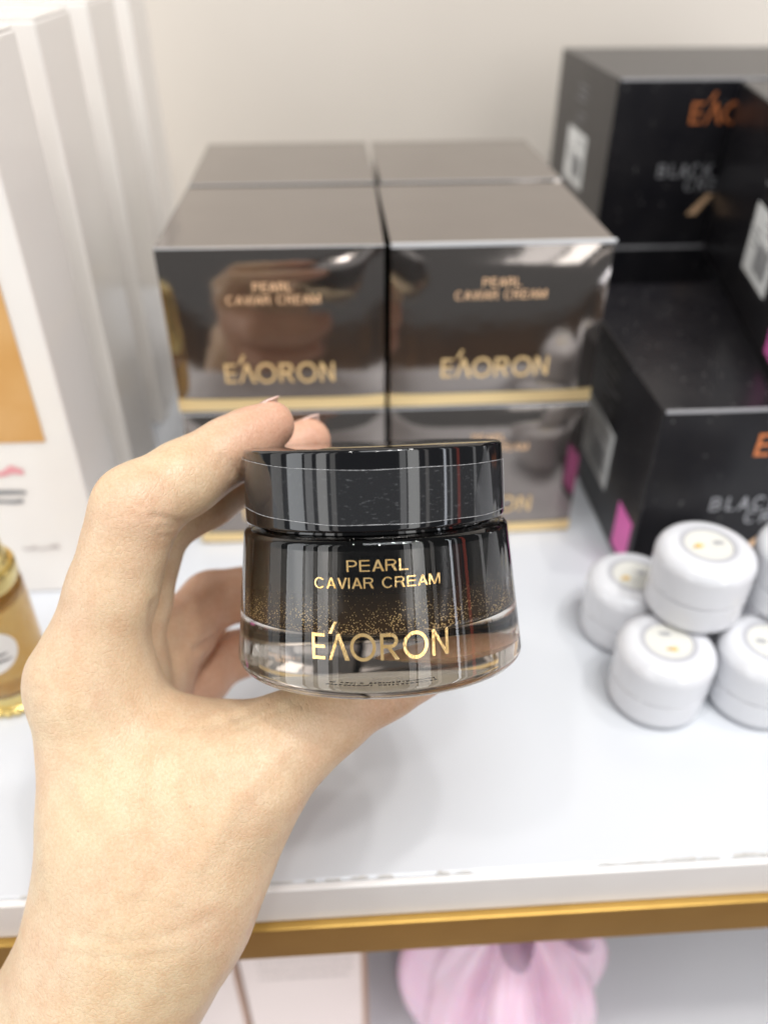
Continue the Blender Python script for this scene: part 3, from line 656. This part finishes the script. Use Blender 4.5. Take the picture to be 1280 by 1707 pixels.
def smin(a, b, k):
    hh = np.clip(0.5 + 0.5 * (a - b) / k, 0, 1); return a + (b - a) * hh - k * hh * (1 - hh)
TOT = PALM.copy()
for nm, (J, rr, mid) in fingers.items():
    Fv = np.full(shape, BIG, np.float32)
    for i in range(3):
        m_ = (J[i] + J[i + 1]) / 2; rm = (rr[i] + rr[i + 1]) / 2 * (0.985 if i < 2 else 1.02)
        if mid: rm = min(mid[i], (rr[i] + rr[i + 1]) / 2 * 1.02) if i else (rr[0] + rr[1]) / 2 * 0.93
        cone_into(Fv, J[i], rr[i], m_, rm, 2.5); cone_into(Fv, m_, rm, J[i + 1], rr[i + 1], 2.5)
    Fv = smin(PALM, Fv, 9 * mm if nm != 'thumb' else 6 * mm)
    TOT = smin(TOT, Fv, 0.6 * mm)
    del Fv
def surface_nets(V):
    S = V < 0
    nx, ny, nz = V.shape
    c = np.zeros((nx - 1, ny - 1, nz - 1), np.uint8)
    for dx in (0, 1):
        for dy in (0, 1):
            for dz in (0, 1): c += S[dx:nx - 1 + dx, dy:ny - 1 + dy, dz:nz - 1 + dz]
    act = (c > 0) & (c < 8); idx = np.argwhere(act); ids = np.full(act.shape, -1, np.int64); ids[act] = np.arange(len(idx))
    acc = np.zeros((len(idx), 3)); cnt = np.zeros(len(idx)); I, J_, K = idx.T
    cor = [(x, y, z) for x in (0, 1) for y in (0, 1) for z in (0, 1)]
    for p in range(8):
        for q in range(p + 1, 8):
            dd = np.abs(np.array(cor[p]) - np.array(cor[q]))
            if dd.sum() != 1: continue
            va = V[I + cor[p][0], J_ + cor[p][1], K + cor[p][2]]; vb = V[I + cor[q][0], J_ + cor[q][1], K + cor[q][2]]
            x = (va < 0) != (vb < 0); tq = np.where(x, va / np.where(x, va - vb, 1), 0)
            P = np.array(cor[p])[None] + tq[:, None] * (np.array(cor[q]) - np.array(cor[p]))[None]
            acc += P * x[:, None]; cnt += x
    verts = lo + (idx + acc / cnt[:, None]) * h
    faces = []
    for axis in range(3):
        o1, o2 = [(1, 2), (2, 0), (0, 1)][axis]
        A = [slice(None)] * 3; A[axis] = slice(0, -1); Bq = [slice(None)] * 3; Bq[axis] = slice(1, None)
        e = np.argwhere(S[tuple(A)] != S[tuple(Bq)]); e = e[(e[:, o1] > 0) & (e[:, o2] > 0) & (e[:, o1] < V.shape[o1] - 1) & (e[:, o2] < V.shape[o2] - 1)]
        def cell(a, b):
            q = e.copy(); q[:, o1] -= a; q[:, o2] -= b; return ids[q[:, 0], q[:, 1], q[:, 2]]
        qd = np.stack([cell(1, 1), cell(0, 1), cell(0, 0), cell(1, 0)], 1)
        flip = ~S[e[:, 0], e[:, 1], e[:, 2]]; qd[flip] = qd[flip][:, ::-1]
        faces.append(qd)
    return verts, np.concatenate(faces)
VT, FT = surface_nets(TOT)
del TOT, PALM
# relax, then press in the folds of the joints
def relax(V, F, it):
    n = len(V); e = np.concatenate([F[:, [0, 1]], F[:, [1, 2]], F[:, [2, 3]], F[:, [3, 0]]]); e = np.concatenate([e, e[:, ::-1]])
    deg = np.bincount(e[:, 0], minlength=n)
    for _ in range(it):
        s = np.stack([np.bincount(e[:, 0], V[e[:, 1], i], minlength=n) for i in range(3)], 1) / deg[:, None]; V = V * 0.4 + s * 0.6
    return V
VT = relax(VT, FT, 3)
def normals(V, F):
    fn = np.cross(V[F[:, 2]] - V[F[:, 0]], V[F[:, 3]] - V[F[:, 1]]); N = np.zeros_like(V)
    for j in range(4):
        for i in range(3): N[:, i] += np.bincount(F[:, j], fn[:, i], minlength=len(V))
    return N / np.maximum(np.linalg.norm(N, axis=1, keepdims=True), 1e-12)
NT = normals(VT, FT)
bx, by = 640 + FPX * VT[:, 0] / VT[:, 2], 853.5 + FPX * VT[:, 1] / VT[:, 2]
def fold(pts, depth_mm, width, zmax):
    d = np.full(len(VT), 1e9)
    for (x0, y0), (x1, y1) in zip(pts[:-1], pts[1:]):
        tt = np.clip(((bx - x0) * (x1 - x0) + (by - y0) * (y1 - y0)) / ((x1 - x0) ** 2 + (y1 - y0) ** 2), 0, 1)
        d = np.minimum(d, np.hypot(bx - x0 - tt * (x1 - x0), by - y0 - tt * (y1 - y0)))
    wgt = np.exp(-(d / width) ** 2) * np.clip(-NT[:, 2] * 2 + 0.4, 0, 1) * (VT[:, 2] < zmax)
    return -NT * (wgt * depth_mm * mm)[:, None]
disp = np.zeros_like(VT)
def wob(s, ph): return np.sin(VT[:, 0] * s + ph) * np.sin(VT[:, 1] * s * 0.8 + 2 * ph) * np.sin(VT[:, 2] * s * 1.1 + ph * 3 + 1)
disp += NT * (0.00040 * wob(210, 0.4) + 0.00010 * wob(520, 1.7))[:, None]      # flesh is never quite even
for pts, dep, wd, zm in [
    ([(258, 862), (290, 868), (312, 872)], .55, 7, .20), ([(268, 880), (298, 880), (318, 884)], .4, 6, .20),
    ([(372, 762), (392, 782), (412, 800)], .5, 7, .21), ([(366, 775), (384, 792)], .3, 5, .21),
    ([(258, 1010), (256, 1045), (262, 1085), (282, 1122)], .7, 9, .21), 
    ([(612, 1164), (628, 1180), (640, 1196)], .45, 5, .2), ([(624, 1152), (643, 1170), (656, 1188)], .6, 5, .2), ([(640, 1146), (662, 1164), (672, 1176)], .45, 5, .2), ([(655, 1142), (676, 1156), (684, 1166)], .35, 4, .2),
    ([(205, 822), (222, 832), (236, 846)], .22, 6, .2), ([(190, 835), (210, 846), (222, 860)], .22, 6, .2), ([(185, 850), (205, 862)], .18, 5, .2),
    ([(300, 1215), (360, 1205), (420, 1190)], .25, 9, .2), ([(390, 1195), (430, 1180), (455, 1168)], .35, 8, .2), ([(395, 1212), (440, 1195), (470, 1178)], .25, 7, .2),
    ([(330, 1082), (365, 1062), (400, 1044)], 1.0, 7, .27),
    ([(180, 825), (196, 828), (212, 838)], .2, 4, .2), ([(176, 842), (194, 846), (208, 856)], .22, 4, .2), ([(170, 860), (190, 866), (204, 874)], .16, 4, .2), ([(190, 812), (206, 812), (224, 818)], .18, 4, .2),
    ([(60, 1120), (85, 1128), (105, 1150)], .2, 6, .22), ([(58, 1150), (85, 1158), (104, 1178)], .18, 6, .22),
    ([(120, 1560), (200, 1575), (290, 1560), (350, 1530)], .25, 12, .22), ([(110, 1590), (200, 1603), (300, 1590)], .2, 10, .22),
    ([(470, 1180), (455, 1215), (450, 1250)], .18, 9, .2), ([(268, 895), (292, 893), (312, 893)], .25, 5, .2), ([(400, 770), (420, 785)], .25, 5, .21),
    # raised: extensor tendons and veins
    ([(150, 1180), (185, 1330), (225, 1480)], -.45, 16, .22), ([(330, 1440), (400, 1330), (470, 1250)], -.5, 18, .22), ([(120, 1300), (180, 1390), (190, 1500)], -.3, 10, .22), ([(260, 1250), (250, 1380), (290, 1500)], -.3, 11, .22)]:
    disp += fold(pts, dep, wd, zm)
VT = VT + disp
# flush: pinker skin at finger ends, knuckles and the palm side
fl = np.zeros(len(VT))
for nm, (J, rr, mid) in fingers.items():
    fl = np.maximum(fl, np.clip(1.15 - np.linalg.norm(VT - J[3], axis=1) / 0.022, 0, 1) * (0.85 if nm != 'thumb' else 0.6))
fl = np.maximum(fl, np.clip((VT[:, 2] - 0.208) / 0.022, 0, 1) * 0.55)
fl = np.maximum(fl, 0.30 * np.exp(-(np.linalg.norm(VT - B(228, 846, .172), axis=1) / 0.010) ** 2))
fl = np.maximum(fl, 0.35 * np.exp(-(np.linalg.norm(VT - B(645, 1170, .184), axis=1) / 0.010) ** 2))
CAMM = np.array([list(RIGHT), list(DOWN), list(FWD)])
W = np.array(EYE) + VT @ CAMM
me = bpy.data.meshes.new('hand'); me.from_pydata(W.tolist(), [], FT.tolist()); me.update()
at = me.attributes.new('flush', 'FLOAT', 'POINT'); at.data.foreach_set('value', fl.astype(np.float32))
hand = link('hand', me, 'skin', None, True)
tag(hand, 'bare left hand and forearm holding the cream jar between fingers and thumb', 'hand')
# nails: thin curved plates on the backs of the finger ends
def nail(J3, J2, rad, outward, length, width):
    axis = (J3 - J2) / np.linalg.norm(J3 - J2); out = np.array(outward, float); out -= axis * (out @ axis); out /= np.linalg.norm(out); side = np.cross(axis, out)
    V, Fq = [], []; n1, n2 = 10, 12
    for i in range(n1 + 1):
        u = i / n1; s = (u - 0.35) * length
        for j in range(n2 + 1):
            q = (j / n2 - 0.5) * 2; wv = width / 2 * (1 - 0.25 * max(0, u - 0.8) / 0.2 * abs(q)); ang = q * wv / rad
            drop = max(0, s - 0.001) ** 2 / (2 * 0.012)
            p = J3 + axis * s * (1 - 0.06 * q * q * (u > .7)) + (out * math.cos(ang) + side * math.sin(ang)) * (rad + 0.00025) - out * drop
            V.append(np.array(EYE) + p @ CAMM)
    for i in range(n1):
        for j in range(n2): k = i * (n2 + 1) + j; Fq.append((k, k + 1, k + n2 + 2, k + n2 + 1))
    m_ = bpy.data.meshes.new('fingernail'); m_.from_pydata([tuple(v) for v in V], [], Fq)
    o = link('fingernail', m_, 'nail', hand, True); sm = o.modifiers.new('thickness', 'SOLIDIFY'); sm.thickness = 0.0004
J = fingers['index'][0]; nail(J[3], J[2], 0.0056, (-0.25, -1, 0.25), 0.0088, 0.0080)
J = fingers['middle'][0]; nail(J[3], J[2], 0.0057, (-0.2, -1, 0.25), 0.0092, 0.0082)
